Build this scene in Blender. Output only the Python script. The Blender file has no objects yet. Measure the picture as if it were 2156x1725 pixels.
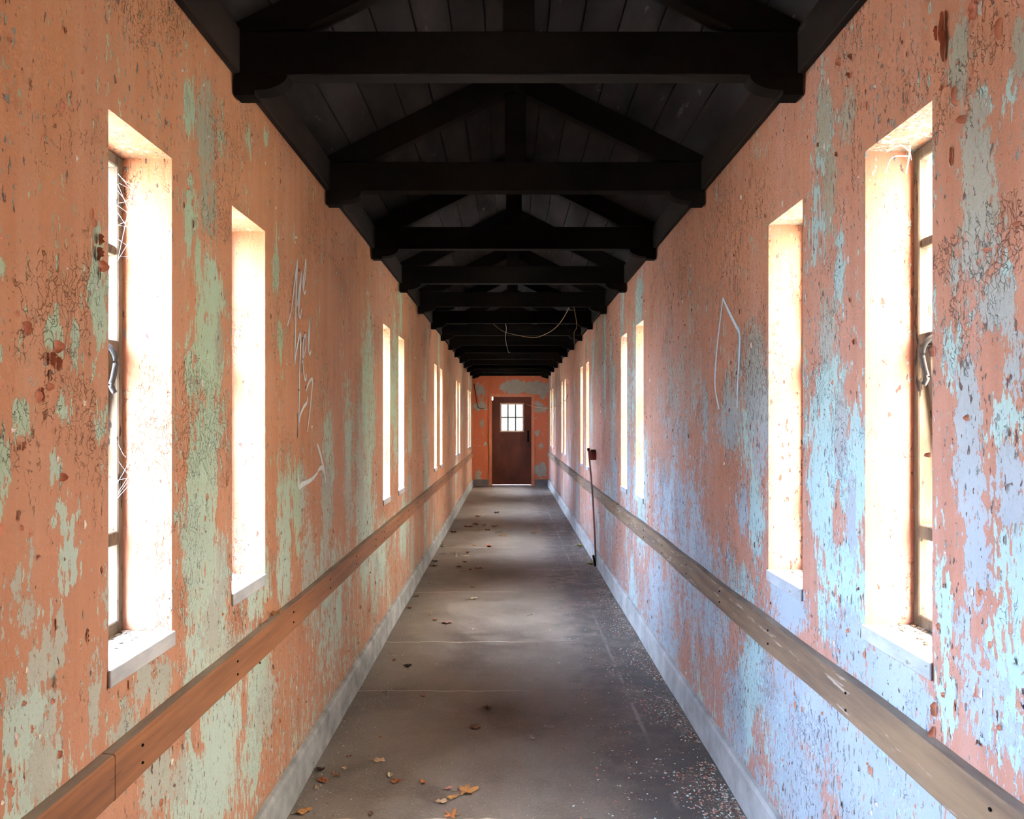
import bpy, bmesh, math, random
from mathutils import Vector, Matrix, noise as mnoise
import numpy as np
random.seed(7)
scene = bpy.context.scene
C = scene.collection
PI = math.pi

# ------------------------------------------------------------------ camera
FPX, VX, VY, EYE, F = 1600.0, 1072.0, 889.0, 1.5, 1.6
cam_data = bpy.data.cameras.new('camera')
cam = bpy.data.objects.new('camera', cam_data); C.objects.link(cam)
cam.location = (0, 0, EYE); cam.rotation_euler = (PI/2, 0, 0)
cam_data.sensor_width = 36; cam_data.lens = FPX/2156*36
cam_data.shift_x = (1078-VX)/2156; cam_data.shift_y = (VY-862.5)/2156
cam_data.clip_start = 0.05
scene.camera = cam
# ------------------------------------------------------------------ view + world
vs = scene.view_settings
scene.display_settings.display_device = 'sRGB'
vs.view_transform = 'Standard'; vs.look = 'None'; vs.gamma = 1.0; vs.use_curve_mapping = False
vs.exposure = 0.0
SKY = 205.0
w = bpy.data.worlds.new('sky'); scene.world = w; w.use_nodes = True
nt = w.node_tree; nt.nodes.clear()
out = nt.nodes.new('ShaderNodeOutputWorld'); bg = nt.nodes.new('ShaderNodeBackground')
tc = nt.nodes.new('ShaderNodeTexCoord'); sp = nt.nodes.new('ShaderNodeSeparateXYZ')
mr = nt.nodes.new('ShaderNodeMapRange'); mr.inputs[1].default_value = -0.5; mr.inputs[2].default_value = 0.5
mx = nt.nodes.new('ShaderNodeMix'); mx.data_type = 'RGBA'
mx.inputs[6].default_value = (0.72, 0.90, 1.28, 1)      # cool open sky on the left side of the building
mx.inputs[7].default_value = (1.08, 0.90, 0.76, 1)      # warm, hazy sky on the right side
nt.links.new(tc.outputs['Generated'], sp.inputs[0]); nt.links.new(sp.outputs[0], mr.inputs[0])
nt.links.new(mr.outputs[0], mx.inputs[0]); nt.links.new(mx.outputs[2], bg.inputs[0])
bg.inputs[1].default_value = SKY
# the sky is brightest well above the horizon, hazy low down
el = nt.nodes.new('ShaderNodeValToRGB'); nt.links.new(sp.outputs[2], el.inputs[0])
el.color_ramp.elements[0].position = 0.0; el.color_ramp.elements[0].color = (0.2, 0.2, 0.2, 1)
el.color_ramp.elements[1].position = 0.8; el.color_ramp.elements[1].color = (1.0, 1.0, 1.0, 1)
e2 = el.color_ramp.elements.new(0.4); e2.color = (0.35, 0.35, 0.35, 1)
st = nt.nodes.new('ShaderNodeMath'); st.operation = 'MULTIPLY'; st.inputs[1].default_value = SKY
# extra sky glow added behind the camera to whiten the window reveals
gy = nt.nodes.new('ShaderNodeMapRange'); gy.inputs[1].default_value = -0.60; gy.inputs[2].default_value = -0.98
gy.inputs[3].default_value = 1.0; gy.inputs[4].default_value = 3.3; gy.interpolation_type = 'SMOOTHSTEP'
nt.links.new(sp.outputs[1], gy.inputs[0])
g2 = nt.nodes.new('ShaderNodeMath'); g2.operation = 'MULTIPLY'
nt.links.new(el.outputs[0], g2.inputs[0]); nt.links.new(gy.outputs[0], g2.inputs[1])
# extra sky brightness added to the left and ahead to light the right wall
vd_ = nt.nodes.new('ShaderNodeVectorMath'); vd_.operation = 'DOT_PRODUCT'; vd_.inputs[1].default_value = Vector((-0.78, 0.42, 0.46)).normalized()
nt.links.new(tc.outputs['Generated'], vd_.inputs[0])
gl_ = nt.nodes.new('ShaderNodeMapRange'); gl_.inputs[1].default_value = 0.72; gl_.inputs[2].default_value = 0.98; gl_.inputs[4].default_value = 0.55; gl_.interpolation_type = 'SMOOTHSTEP'
nt.links.new(vd_.outputs['Value'], gl_.inputs[0])
g3 = nt.nodes.new('ShaderNodeMath'); g3.operation = 'ADD'
nt.links.new(g2.outputs[0], g3.inputs[0]); nt.links.new(gl_.outputs[0], g3.inputs[1])
nt.links.new(g3.outputs[0], st.inputs[0]); nt.links.new(st.outputs[0], bg.inputs[1])
nt.links.new(bg.outputs[0], out.inputs[0])

# ------------------------------------------------------------------ measures (metres)
XL, XR = -0.87, 0.93             # inner faces of the walls
WT = 0.2                         # wall thickness
CX = 0.03                        # centre of the corridor
YE = 11.2*F                      # end wall
YB = -5.0                        # wall behind
WTOP = 2.76
PITCH = 2.244*F
TR0, TRS = 1.49*F, 0.748*F
BZ = EYE+1.09                    # underside of tie beams
def ywins(first):                # opening y ranges
    r = []
    for k in range(-1, 5):
        for a, b in first:
            y0, y1 = a*F+k*PITCH, b*F+k*PITCH
            if y0 > YB+0.3 and y1 < YE: r.append((y0, y1, k))
    return r
WIN = {-1: ywins([(1.031, 1.225), (1.49, 1.693)]), 1: ywins([(1.044, 1.24), (1.505, 1.703)])}
WZ = {-1: (0.950, 2.180), 1: (0.960, 2.207)}

def wall_pt(s, px, py):          # a point of the wall seen at a spot of the photograph
    X = XL if s < 0 else XR
    zf = X*1000/(px-VX)
    return zf*F, EYE-(py-VY)*zf/1000
def floor_pt(px, py):
    zf = EYE*1000/(py-VY)
    return (px-VX)*zf/1000, zf*F, zf

# ------------------------------------------------------------------ helpers
def tag(o, label=None, cat=None, group=None, kind=None):
    if label: o['label'] = label
    if cat: o['category'] = cat
    if group: o['group'] = group
    if kind: o['kind'] = kind
    return o
def empty(name, loc=(0, 0, 0)):
    o = bpy.data.objects.new(name, None); C.objects.link(o); o.location = loc
    o.empty_display_size = 0.1
    return o
def obj(name, bm, mats, parent=None, smooth=False):
    me = bpy.data.meshes.new(name); bmesh.ops.recalc_face_normals(bm, faces=bm.faces[:])
    bm.to_mesh(me); bm.free()
    for m in (mats if isinstance(mats, (list, tuple)) else [mats]): me.materials.append(m)
    if smooth:
        for p in me.polygons: p.use_smooth = True
    o = bpy.data.objects.new(name, me); C.objects.link(o)
    if parent: o.parent = parent
    return o
def box(bm, x0, x1, y0, y1, z0, z1, mi=0, M=None):
    x0, x1 = min(x0, x1), max(x0, x1)
    v = [Vector((x, y, z)) for x in (x0, x1) for y in (y0, y1) for z in (z0, z1)]
    if M is not None: v = [M @ p for p in v]
    v = [bm.verts.new(p) for p in v]
    for f in ((0, 1, 3, 2), (4, 6, 7, 5), (0, 4, 5, 1), (2, 3, 7, 6), (0, 2, 6, 4), (1, 5, 7, 3)):
        fc = bm.faces.new([v[i] for i in f]); fc.material_index = mi
def bevel(bm, w, seg=1):
    bmesh.ops.bevel(bm, geom=bm.edges[:], offset=w, segments=seg, affect='EDGES', clamp_overlap=True)
def prism(bm, pts, y0, y1):      # xz outline extruded along y
    a = [bm.verts.new((p[0], y0, p[1])) for p in pts]; b = [bm.verts.new((p[0], y1, p[1])) for p in pts]
    bm.faces.new(a); bm.faces.new(b[::-1]); n = len(pts)
    for i in range(n): bm.faces.new((a[i], b[i], b[(i+1) % n], a[(i+1) % n]))
def tube(bm, pts, r, seg=6, r1=None):
    pts = [Vector(p) for p in pts]; rings = []; n = len(pts)
    for i, p in enumerate(pts):
        d = (pts[min(i+1, n-1)]-pts[max(i-1, 0)]).normalized()
        u = d.cross(Vector((0, 0, 1)));
        if u.length < 0.05: u = d.cross(Vector((1, 0, 0)))
        u.normalize(); v = d.cross(u)
        rr = r if r1 is None else r+(r1-r)*i/(n-1)
        rings.append([bm.verts.new(p+(u*math.cos(t)+v*math.sin(t))*rr) for t in [2*PI*k/seg for k in range(seg)]])
    for i in range(n-1):
        for k in range(seg):
            bm.faces.new((rings[i][k], rings[i][(k+1) % seg], rings[i+1][(k+1) % seg], rings[i+1][k]))
    bm.faces.new(rings[0][::-1]); bm.faces.new(rings[-1])
def spline(pts, n=8):
    pts = [Vector(p) for p in pts]; P = [pts[0]]+pts+[pts[-1]]; r = []
    for i in range(1, len(P)-2):
        for k in range(n):
            t = k/n; a, b, c, d = P[i-1], P[i], P[i+1], P[i+2]
            r.append(0.5*((2*b)+(c-a)*t+(2*a-5*b+4*c-d)*t*t+(3*b-a-3*c+d)*t**3))
    r.append(pts[-1]); return r

# ------------------------------------------------------------------ materials
class NT:
    def __init__(s, name, rough=0.8, spec=0.3):
        s.m = bpy.data.materials.new(name); s.m.use_nodes = True; s.t = s.m.node_tree
        s.b = s.t.nodes['Principled BSDF']; s.b.inputs['Roughness'].default_value = rough
        s.b.inputs['Specular IOR Level'].default_value = spec
        s.co = s.t.nodes.new('ShaderNodeTexCoord').outputs['Object']
    def set(s, inp, v):
        if isinstance(v, bpy.types.NodeSocket): s.t.links.new(v, inp)
        elif v is not None:
            if isinstance(v, tuple) and len(v) == 3 and inp.type == 'RGBA': v = v+(1,)
            inp.default_value = v
    def scale(s, co, sc, off=(0, 0, 0)):
        n = s.t.nodes.new('ShaderNodeVectorMath'); n.operation = 'MULTIPLY_ADD'
        s.set(n.inputs[0], co); n.inputs[1].default_value = sc; n.inputs[2].default_value = off
        return n.outputs[0]
    def noise(s, co, scale, detail=4, rough=0.55, dist=0.0):
        n = s.t.nodes.new('ShaderNodeTexNoise'); s.set(n.inputs['Vector'], co)
        n.inputs['Scale'].default_value = scale; n.inputs['Detail'].default_value = detail
        n.inputs['Roughness'].default_value = rough; n.inputs['Distortion'].default_value = dist
        return n.outputs['Fac']
    def vor(s, co, scale, feat='DISTANCE_TO_EDGE'):
        n = s.t.nodes.new('ShaderNodeTexVoronoi'); n.feature = feat; s.set(n.inputs['Vector'], co)
        n.inputs['Scale'].default_value = scale; return n.outputs['Distance']
    def math(s, op, a, b=None, c=None):
        n = s.t.nodes.new('ShaderNodeMath'); n.operation = op
        s.set(n.inputs[0], a); s.set(n.inputs[1], b); s.set(n.inputs[2], c); return n.outputs[0]
    def rng(s, v, a, b, c=0.0, d=1.0):
        n = s.t.nodes.new('ShaderNodeMapRange'); s.set(n.inputs[0], v)
        for i, x in zip((1, 2, 3, 4), (a, b, c, d)): n.inputs[i].default_value = x
        return n.outputs[0]
    def mix(s, f, a, b):
        n = s.t.nodes.new('ShaderNodeMix'); n.data_type = 'RGBA'
        s.set(n.inputs[0], f); s.set(n.inputs[6], a); s.set(n.inputs[7], b); return n.outputs[2]
    def attr(s, name):
        n = s.t.nodes.new('ShaderNodeAttribute'); n.attribute_name = name; return n.outputs['Fac']
    def xyz(s):
        n = s.t.nodes.new('ShaderNodeSeparateXYZ'); s.set(n.inputs[0], s.co); return n.outputs
    def bump(s, h, dist=0.003, strength=0.7):
        n = s.t.nodes.new('ShaderNodeBump'); n.inputs['Strength'].default_value = strength
        n.inputs['Distance'].default_value = dist; s.set(n.inputs['Height'], h)
        s.t.links.new(n.outputs[0], s.b.inputs['Normal'])
    def col(s, v): s.set(s.b.inputs['Base Color'], v); return s

def mat_wall(name, side):
    k = NT(name, 0.75, 0.25); co = k.co; xyz = k.xyz(); z = xyz[2]
    c1 = k.scale(co, (1, 1, 0.30)); c2 = k.scale(co, (1, 1, 0.45), (3.3, 7.1, 1.7)); c3 = k.scale(co, (1, 1, 0.06))
    big = k.noise(c1, 9, 7, 0.74, 0.2); fine = k.noise(c1, 60, 4, 0.65)
    big2 = k.noise(c2, 8, 7, 0.74, 0.2); fine2 = k.noise(c2, 70, 4, 0.65)
    n1 = k.math('ADD', k.rng(big, 0, 1, -2.1, 2.1), k.rng(fine, 0, 1, -2.1, 2.1))
    n2 = k.math('ADD', k.rng(big2, 0, 1, -2.1, 2.1), k.rng(fine2, 0, 1, -2.1, 2.1))
    mg = k.rng(k.math('ADD', k.attr('g'), n1), 0.0, 0.02)
    mp = k.rng(k.math('ADD', k.attr('p'), n2), 0.0, 0.03)
    # salmon top coat: varies in hue, pinker lower down, faint vertical wash marks
    hue = k.noise(k.scale(co, (1, 1, 0.25)), 1.6, 3, 0.5)
    streak = k.noise(c3, 14, 5, 0.65)
    if side < 0:
        top, low, wash = (0.56, 0.218, 0.098), (0.60, 0.285, 0.19), (0.63, 0.40, 0.29)
    else:
        top, low, wash = (0.57, 0.215, 0.105), (0.62, 0.28, 0.20), (0.66, 0.43, 0.36)
    oc = k.mix(k.math('ADD', k.rng(z, 2.2, 0.6, 0, 0.75), k.rng(hue, 0.35, 0.65, -0.2, 0.3)), top, low)
    oc = k.mix(k.rng(streak, 0.5, 0.75, 0, 0.3), oc, wash)
    oc = k.mix(k.rng(streak, 0.5, 0.28, 0, 0.28), oc, (0.30, 0.115, 0.07))
    # the mint coat below it
    hz = k.math('ADD', k.rng(z, 1.6, 0.9, 0, 1), k.rng(hue, 0.3, 0.7, -0.5, 0.5))
    if side < 0: gc = k.mix(hz, (0.44, 0.53, 0.35), (0.54, 0.64, 0.59))
    else: gc = k.mix(hz, (0.50, 0.58, 0.46), (0.51, 0.65, 0.64))
    gc = k.mix(k.rng(fine2, 0.45, 0.7, 0, 0.5), gc, (0.56, 0.60, 0.54))
    # bare plaster
    pn = k.noise(k.scale(co, (1, 1, 0.5)), 4, 5, 0.6)
    pl_hi = k.mix(pn, *(((0.31, 0.27, 0.18), (0.50, 0.45, 0.33)) if side < 0 else ((0.38, 0.30, 0.19), (0.56, 0.47, 0.34))))
    pl_lo = k.mix(pn, *(((0.40, 0.40, 0.37), (0.62, 0.60, 0.54)) if side < 0 else ((0.36, 0.39, 0.43), (0.60, 0.60, 0.62))))
    pc = k.mix(k.rng(z, 1.9, 1.1), pl_hi, pl_lo)
    base = k.mix(mg, oc, gc); base = k.mix(mp, base, pc)
    # small chips and hairline cracks
    chips = k.noise(k.scale(co, (1, 1, 0.42), (5, 1, 9)), 70, 3, 0.6)
    dens = k.noise(k.scale(co, (1, 1, 0.5)), 2.2, 3, 0.5)
    cm = k.math('GREATER_THAN', k.math('ADD', chips, k.rng(dens, 0.3, 0.7, -0.07, 0.05)), 0.645 if side < 0 else 0.625)
    base = k.mix(cm, base, k.mix(k.rng(fine, 0.45, 0.55), (0.13, 0.06, 0.04), (0.30, 0.30, 0.26)))
    wn = k.t.nodes.new('ShaderNodeTexNoise'); k.set(wn.inputs['Vector'], co); wn.inputs['Scale'].default_value = 14; wn.inputs['Detail'].default_value = 4
    wv = k.t.nodes.new('ShaderNodeVectorMath'); wv.operation = 'MULTIPLY_ADD'; k.set(wv.inputs[0], wn.outputs['Color'])
    wv.inputs[1].default_value = (.09, .09, .09); k.set(wv.inputs[2], k.scale(co, (1, 1, 0.42), (1, 2, 3)))
    vd = k.vor(wv.outputs[0], 72)
    crack = k.math('MULTIPLY', k.rng(vd, 0.05, 0.01), k.rng(k.math('ADD', k.noise(co, 3, 3, 0.6), k.rng(fine, 0.3, 0.7, -.14, .14)), 0.57, 0.64))
    base = k.mix(k.math('MULTIPLY', crack, 0.4), base, (0.10, 0.055, 0.04))
    dk = k.t.nodes.new('ShaderNodeMix'); dk.data_type = 'RGBA'; dk.blend_type = 'MULTIPLY'; dk.inputs[0].default_value = 1
    k.set(dk.inputs[6], base); dk.inputs[7].default_value = (0.59, 0.62, 0.59, 1) if side < 0 else (0.60, 0.66, 0.70, 1)
    k.col(dk.outputs[2])
    h = k.math('SUBTRACT', 1.0, k.math('ADD', k.math('MULTIPLY', mg, 0.45), k.math('MULTIPLY', mp, 0.9)))
    h = k.math('SUBTRACT', h, k.math('MULTIPLY', crack, 0.9)); h = k.math('SUBTRACT', h, k.math('MULTIPLY', cm, 1.0))
    h = k.math('ADD', h, k.math('MULTIPLY', k.noise(co, 130, 3, 0.6), 0.35))
    h = k.math('ADD', h, k.math('MULTIPLY', k.noise(c1, 16, 3, 0.6), 0.8))
    k.bump(h, 0.006, 1.0)
    return k.m
M_WL, M_WR = mat_wall('peeling_wall_left', -1), mat_wall('peeling_wall_right', 1)

def mat_endwall():
    k = NT('end_wall_paint', 0.7, 0.3); a = k.attr('p')
    n = k.noise(k.co, 9, 6, 0.65); n2 = k.noise(k.co, 3, 3, 0.5)
    m = k.rng(k.math('ADD', a, k.rng(n, 0, 1, -1.4, 1.4)), 0, 0.03)
    base = k.mix(n2, (0.52, 0.135, 0.05), (0.40, 0.115, 0.055))
    base = k.mix(m, base, k.mix(n, (0.20, 0.17, 0.12), (0.36, 0.36, 0.31)))
    k.col(base); k.bump(k.math('ADD', m, n), 0.003, 0.5); return k.m
M_WE = mat_endwall()

def mat_floor():
    k = NT('stained_concrete', 0.42, 0.5); x, y, z = k.xyz()
    a = k.noise(k.co, 1.1, 6, 0.62, 0.3); b = k.noise(k.co, 6, 6, 0.7); f = k.noise(k.co, 90, 3, 0.7)
    base = k.mix(k.rng(a, 0.35, 0.65), (0.055, 0.043, 0.034), (0.17, 0.145, 0.12))
    base = k.mix(k.rng(b, 0.45, 0.75, 0, 0.7), base, (0.20, 0.18, 0.155))
    base = k.mix(k.rng(f, 0.52, 0.75, 0, 0.5), base, (0.32, 0.28, 0.24))
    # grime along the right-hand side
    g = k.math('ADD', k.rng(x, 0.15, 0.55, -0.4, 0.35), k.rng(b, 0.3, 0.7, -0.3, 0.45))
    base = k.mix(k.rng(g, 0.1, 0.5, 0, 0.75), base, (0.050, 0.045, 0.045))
    # slab joints
    wob = k.rng(k.noise(k.co, 3.5, 5, 0.6), 0, 1, -0.05, 0.05)
    yy = k.math('ADD', y, wob); tot = None
    for zf, wd in ((1.79, 0.008), (2.65, 0.007), (3.24, 0.009), (4.19, 0.009), (5.68, 0.012)):
        m = k.rng(k.math('ABSOLUTE', k.math('SUBTRACT', yy, zf*F)), wd, wd*0.4)
        tot = m if tot is None else k.math('MAXIMUM', tot, m)
    br = k.rng(k.noise(k.co, 2.3, 3), 0.40, 0.55)
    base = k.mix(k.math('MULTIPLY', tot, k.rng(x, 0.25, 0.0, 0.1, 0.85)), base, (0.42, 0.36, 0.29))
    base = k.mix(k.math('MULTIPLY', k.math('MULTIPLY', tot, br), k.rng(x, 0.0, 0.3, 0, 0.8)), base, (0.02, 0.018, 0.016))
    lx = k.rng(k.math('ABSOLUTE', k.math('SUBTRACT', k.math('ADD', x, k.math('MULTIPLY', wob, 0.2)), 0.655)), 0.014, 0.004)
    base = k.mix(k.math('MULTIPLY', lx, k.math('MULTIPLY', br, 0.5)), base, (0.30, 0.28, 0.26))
    k.col(base); k.set(k.b.inputs['Roughness'], k.rng(b, 0.3, 0.7, 0.38, 0.6))
    h = k.math('SUBTRACT', k.math('ADD', f, k.math('MULTIPLY', b, 1.5)), k.math('MULTIPLY', tot, 1.2))
    k.bump(h, 0.003, 0.5); return k.m
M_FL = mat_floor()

def mat_simple(name, c1, c2, scale=8, st=(1, 1, 1), rough=0.8, spec=0.3, bump=0.002, metal=0.0, spots=None):
    k = NT(name, rough, spec); n = k.noise(k.scale(k.co, st), scale, 5, 0.62)
    c = k.mix(k.rng(n, 0.33, 0.67), c1, c2)
    if spots:
        s = k.noise(k.scale(k.co, st, (4, 4, 4)), scale*3, 4, 0.65); c = k.mix(k.rng(s, spots[1], spots[1]+0.04), c, spots[0])
    k.col(c); k.b.inputs['Metallic'].default_value = metal
    if bump: k.bump(k.math('ADD', n, k.noise(k.scale(k.co, st), scale*6, 3, 0.6)), bump, 0.6)
    return k.m
M_BEAM = mat_simple('soot_black_timber', (0.0025, 0.002, 0.0018), (0.007, 0.005, 0.004), 5, (0.3, 1, 1), 0.8, 0.04, 0.002, spots=((0.022, 0.016, 0.014), 0.72))
M_TRIM = mat_simple('dark_brown_timber', (0.0055, 0.0035, 0.0028), (0.016, 0.009, 0.006), 6, (1, 0.2, 1), 0.8, 0.1, 0.002, spots=((0.05, 0.04, 0.035), 0.70))
M_DECK = mat_simple('old_roof_boards', (0.0055, 0.0045, 0.004), (0.024, 0.019, 0.019), 5, (1, 0.3, 1), 0.9, 0.04, 0.003, spots=((0.06, 0.05, 0.046), 0.66))
M_RAIL = mat_simple('orange_brown_rail', (0.13, 0.055, 0.027), (0.25, 0.105, 0.045), 24, (1, 0.05, 1), 0.6, 0.35, 0.0015, spots=((0.07, 0.03, 0.02), 0.66))
M_RAILT = mat_simple('dusty_rail_top', (0.13, 0.10, 0.08), (0.24, 0.19, 0.15), 14, (1, 0.2, 1), 0.9, 0.2, 0.002)
M_RAILR = mat_simple('weathered_rail', (0.085, 0.055, 0.040), (0.20, 0.125, 0.070), 16, (1, 0.09, 1), 0.7, 0.3, 0.002, spots=((0.30, 0.24, 0.20), 0.62))
M_BASE = mat_simple('grey_cement_skirting', (0.14, 0.148, 0.150), (0.30, 0.31, 0.31), 6, (1, 1, 1), 0.8, 0.3, 0.002, spots=((0.07, 0.07, 0.07), 0.67))
M_BASER = mat_simple('pale_cement_skirting', (0.20, 0.195, 0.19), (0.36, 0.35, 0.345), 5, (1, 1, 1), 0.8, 0.3, 0.002, spots=((0.10, 0.095, 0.09), 0.69))
M_BASEE = mat_simple('dark_skirting', (0.10, 0.09, 0.09), (0.17, 0.15, 0.15), 6, (1, 1, 1), 0.8, 0.3, 0.002)
M_SILL = mat_simple('grey_sill_stone', (0.22, 0.235, 0.25), (0.38, 0.39, 0.40), 10, (1, 0.4, 1), 0.8, 0.3, 0.002, spots=((0.17, 0.15, 0.10), 0.64))
M_FRAME = mat_simple('weathered_window_wood', (0.050, 0.034, 0.020), (0.15, 0.115, 0.075), 14, (1, 1, 0.25), 0.85, 0.2, 0.002, spots=((0.02, 0.013, 0.009), 0.60))
M_IRON = mat_simple('grey_iron', (0.020, 0.019, 0.018), (0.045, 0.042, 0.038), 30, (1, 1, 1), 0.5, 0.25, 0.001, metal=0.0)
M_DOOR = mat_simple('oxblood_door', (0.050, 0.013, 0.007), (0.095, 0.026, 0.013), 3, (1, 1, 0.5), 0.5, 0.25, 0.001, spots=((0.03, 0.010, 0.006), 0.64))
M_DFR = mat_simple('door_frame_paint', (0.40, 0.13, 0.06), (0.52, 0.20, 0.10), 8, (1, 1, 0.3), 0.6, 0.35, 0.001, spots=((0.45, 0.38, 0.30), 0.66))
M_GRAF = mat_simple('chalk_spray_paint', (0.40, 0.45, 0.46), (0.54, 0.56, 0.55), 30, (1, 1, 1), 0.8, 0.2, 0)
M_GRAB = mat_simple('pale_blue_spray_paint', (0.42, 0.52, 0.58), (0.58, 0.66, 0.70), 30, (1, 1, 1), 0.8, 0.2, 0)
M_GRND = mat_simple('outside_ground', (0.30, 0.31, 0.27), (0.42, 0.42, 0.37), 0.6, (1, 1, 1), 0.9, 0.2, 0.01)
M_OUT = mat_simple('outer_render', (0.42, 0.38, 0.33), (0.55, 0.50, 0.44), 3, (1, 1, 1), 0.9, 0.2, 0.003)
M_REDB = mat_simple('red_enamel', (0.16, 0.028, 0.02), (0.26, 0.05, 0.035), 20, (1, 1, 1), 0.5, 0.4, 0.001)
M_POLE = mat_simple('rusty_pole', (0.16, 0.085, 0.075), (0.27, 0.17, 0.15), 20, (1, 1, 0.3), 0.6, 0.4, 0.001)
M_WEB = mat_simple('cobweb_silk', (0.70, 0.68, 0.66), (0.85, 0.83, 0.80), 30, (1, 1, 1), 0.9, 0.1, 0)
M_TEND = mat_simple('dry_creeper', (0.20, 0.12, 0.055), (0.34, 0.22, 0.10), 30, (1, 1, 1), 0.8, 0.2, 0)
M_DIRT = mat_simple('crumbled_debris', (0.10, 0.07, 0.045), (0.32, 0.25, 0.18), 60, (1, 1, 1), 0.95, 0.1, 0.002)
M_FS = mat_simple('salmon_flake', (0.46, 0.17, 0.11), (0.60, 0.28, 0.20), 40, (1, 1, 1), 0.8, 0.25, 0)
M_FA = mat_simple('aqua_flake', (0.42, 0.58, 0.54), (0.58, 0.70, 0.66), 40, (1, 1, 1), 0.8, 0.25, 0)
M_FW = mat_simple('white_flake', (0.48, 0.44, 0.38), (0.68, 0.64, 0.58), 40, (1, 1, 1), 0.8, 0.25, 0)
M_FD = mat_simple('brown_crumb', (0.10, 0.055, 0.035), (0.20, 0.12, 0.08), 40, (1, 1, 1), 0.9, 0.15, 0)
M_CURL = mat_simple('paint_back', (0.36, 0.13, 0.07), (0.50, 0.21, 0.13), 30, (1, 1, 1), 0.8, 0.25, 0)
def mat_glass(name='dusty_glass', tint=(0.95, 0.97, 0.96, 1), tl=(0.8, 0.8, 0.78, 1)):
    m = bpy.data.materials.new(name); m.use_nodes = True; t = m.node_tree; t.nodes.clear()
    o = t.nodes.new('ShaderNodeOutputMaterial'); tr = t.nodes.new('ShaderNodeBsdfTransparent'); gl = t.nodes.new('ShaderNodeBsdfGlossy')
    df = t.nodes.new('ShaderNodeBsdfTranslucent'); a = t.nodes.new('ShaderNodeMixShader'); b = t.nodes.new('ShaderNodeMixShader')
    n = t.nodes.new('ShaderNodeTexNoise'); n.inputs['Scale'].default_value = 9; n.inputs['Detail'].default_value = 5
    r = t.nodes.new('ShaderNodeMapRange'); r.inputs[1].default_value = 0.4; r.inputs[2].default_value = 0.8; r.inputs[4].default_value = 0.3
    tc = t.nodes.new('ShaderNodeTexCoord'); t.links.new(tc.outputs['Object'], n.inputs['Vector'])
    t.links.new(n.outputs['Fac'], r.inputs[0]); t.links.new(r.outputs[0], a.inputs[0])
    tr.inputs[0].default_value = tint; gl.inputs['Roughness'].default_value = 0.08
    df.inputs[0].default_value = tl; b.inputs[0].default_value = 0.06
    t.links.new(tr.outputs[0], a.inputs[1]); t.links.new(df.outputs[0], a.inputs[2])
    t.links.new(a.outputs[0], b.inputs[1]); t.links.new(gl.outputs[0], b.inputs[2]); t.links.new(b.outputs[0], o.inputs[0])
    return m
M_GLASS = mat_glass(); M_DGL = mat_glass('dimmed_door_glass', (0.20, 0.205, 0.18, 1), (0.18, 0.18, 0.15, 1))  # door glass tinted dark to dim the daylight so the glazing bars show

# ------------------------------------------------------------------ where the paint has come off
def blobs(s, lst):               # (px, py, rx, ry, strength) in the photograph -> (y, z, ry, rz, strength)
    r = []
    for px, py, rx, ry, v in lst:
        y, z = wall_pt(s, px, py); ya, _ = wall_pt(s, px-rx, py); yb, _ = wall_pt(s, px+rx, py)
        r.append((y, z, abs(yb-ya)/2, ry*(y/F)/1000, v))
    return r
G_L = blobs(-1, [(400,230,9,60,1),(464,270,7,50,.9),(400,460,9,80,.9),(418,560,10,90,.8),(445,620,24,70,1),(440,760,26,120,1.1),(400,770,9,60,.9),
    (440,900,28,90,1.1),(430,1010,34,110,1.1),(420,1130,34,110,1.1),(445,1240,38,110,1.0),(440,1380,44,110,.9),(205,600,16,110,1.1),(213,700,8,50,.8),(112,705,16,42,1),
    (158,730,12,55,1),(46,880,20,42,1),(210,890,8,42,.8),(112,985,18,40,.9),(140,1090,26,60,1),(145,1160,24,90,1),(136,860,8,44,.8),(6,400,9,30,.8),
    (8,980,14,70,1),(5,1070,10,50,.9),(5,560,8,30,.8),(580,570,7,55,.9),(590,700,5,40,.7),(600,1130,16,140,.9),(625,1060,10,100,.7),(690,980,12,110,.8),(735,920,8,120,.6),
    (775,900,14,220,.7),(830,830,8,150,.6),(470,1530,46,110,1.2),(440,1650,60,100,1.1),(545,1460,24,100,.8),(530,1560,30,90,.7),(540,1240,30,60,.8),
    (40,1560,60,80,.55),(70,1660,70,80,.6),(700,1260,40,120,.35),(770,1120,20,120,.7),(800,1180,20,80,.6),(560,290,5,25,.8),(527,300,7,35,.7),(850,1110,10,70,.6)])
P_L = blobs(-1, [(433,290,17,95,1.2),(436,200,13,40,1.0),(395,210,8,30,.7),(448,440,10,70,1),(430,420,7,50,.8),(460,730,7,80,.7),(470,1200,14,80,.6),(440,1330,24,60,.6),
    (100,1390,22,70,1),(125,1350,12,60,.9),(75,1410,12,40,.9),(68,1160,9,40,.8),(115,1500,20,70,.9),(225,1240,7,60,.9),(90,1620,35,60,.7),(20,1470,20,40,.8),
    (260,1560,26,60,1.0),(340,1430,20,50,1.0),(300,1430,16,40,.8),(500,1360,40,50,.7),(330,1650,30,60,.7),(560,1480,20,60,.5),(650,1190,12,100,.5),
    (690,1080,10,90,.6),(640,1030,10,70,.5),(60,1280,9,50,.7),(30,1240,8,30,.7),(760,960,8,150,.5),(380,1650,20,60,.5),(200,1500,10,60,.6),(735,1040,10,90,.5)])
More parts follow.
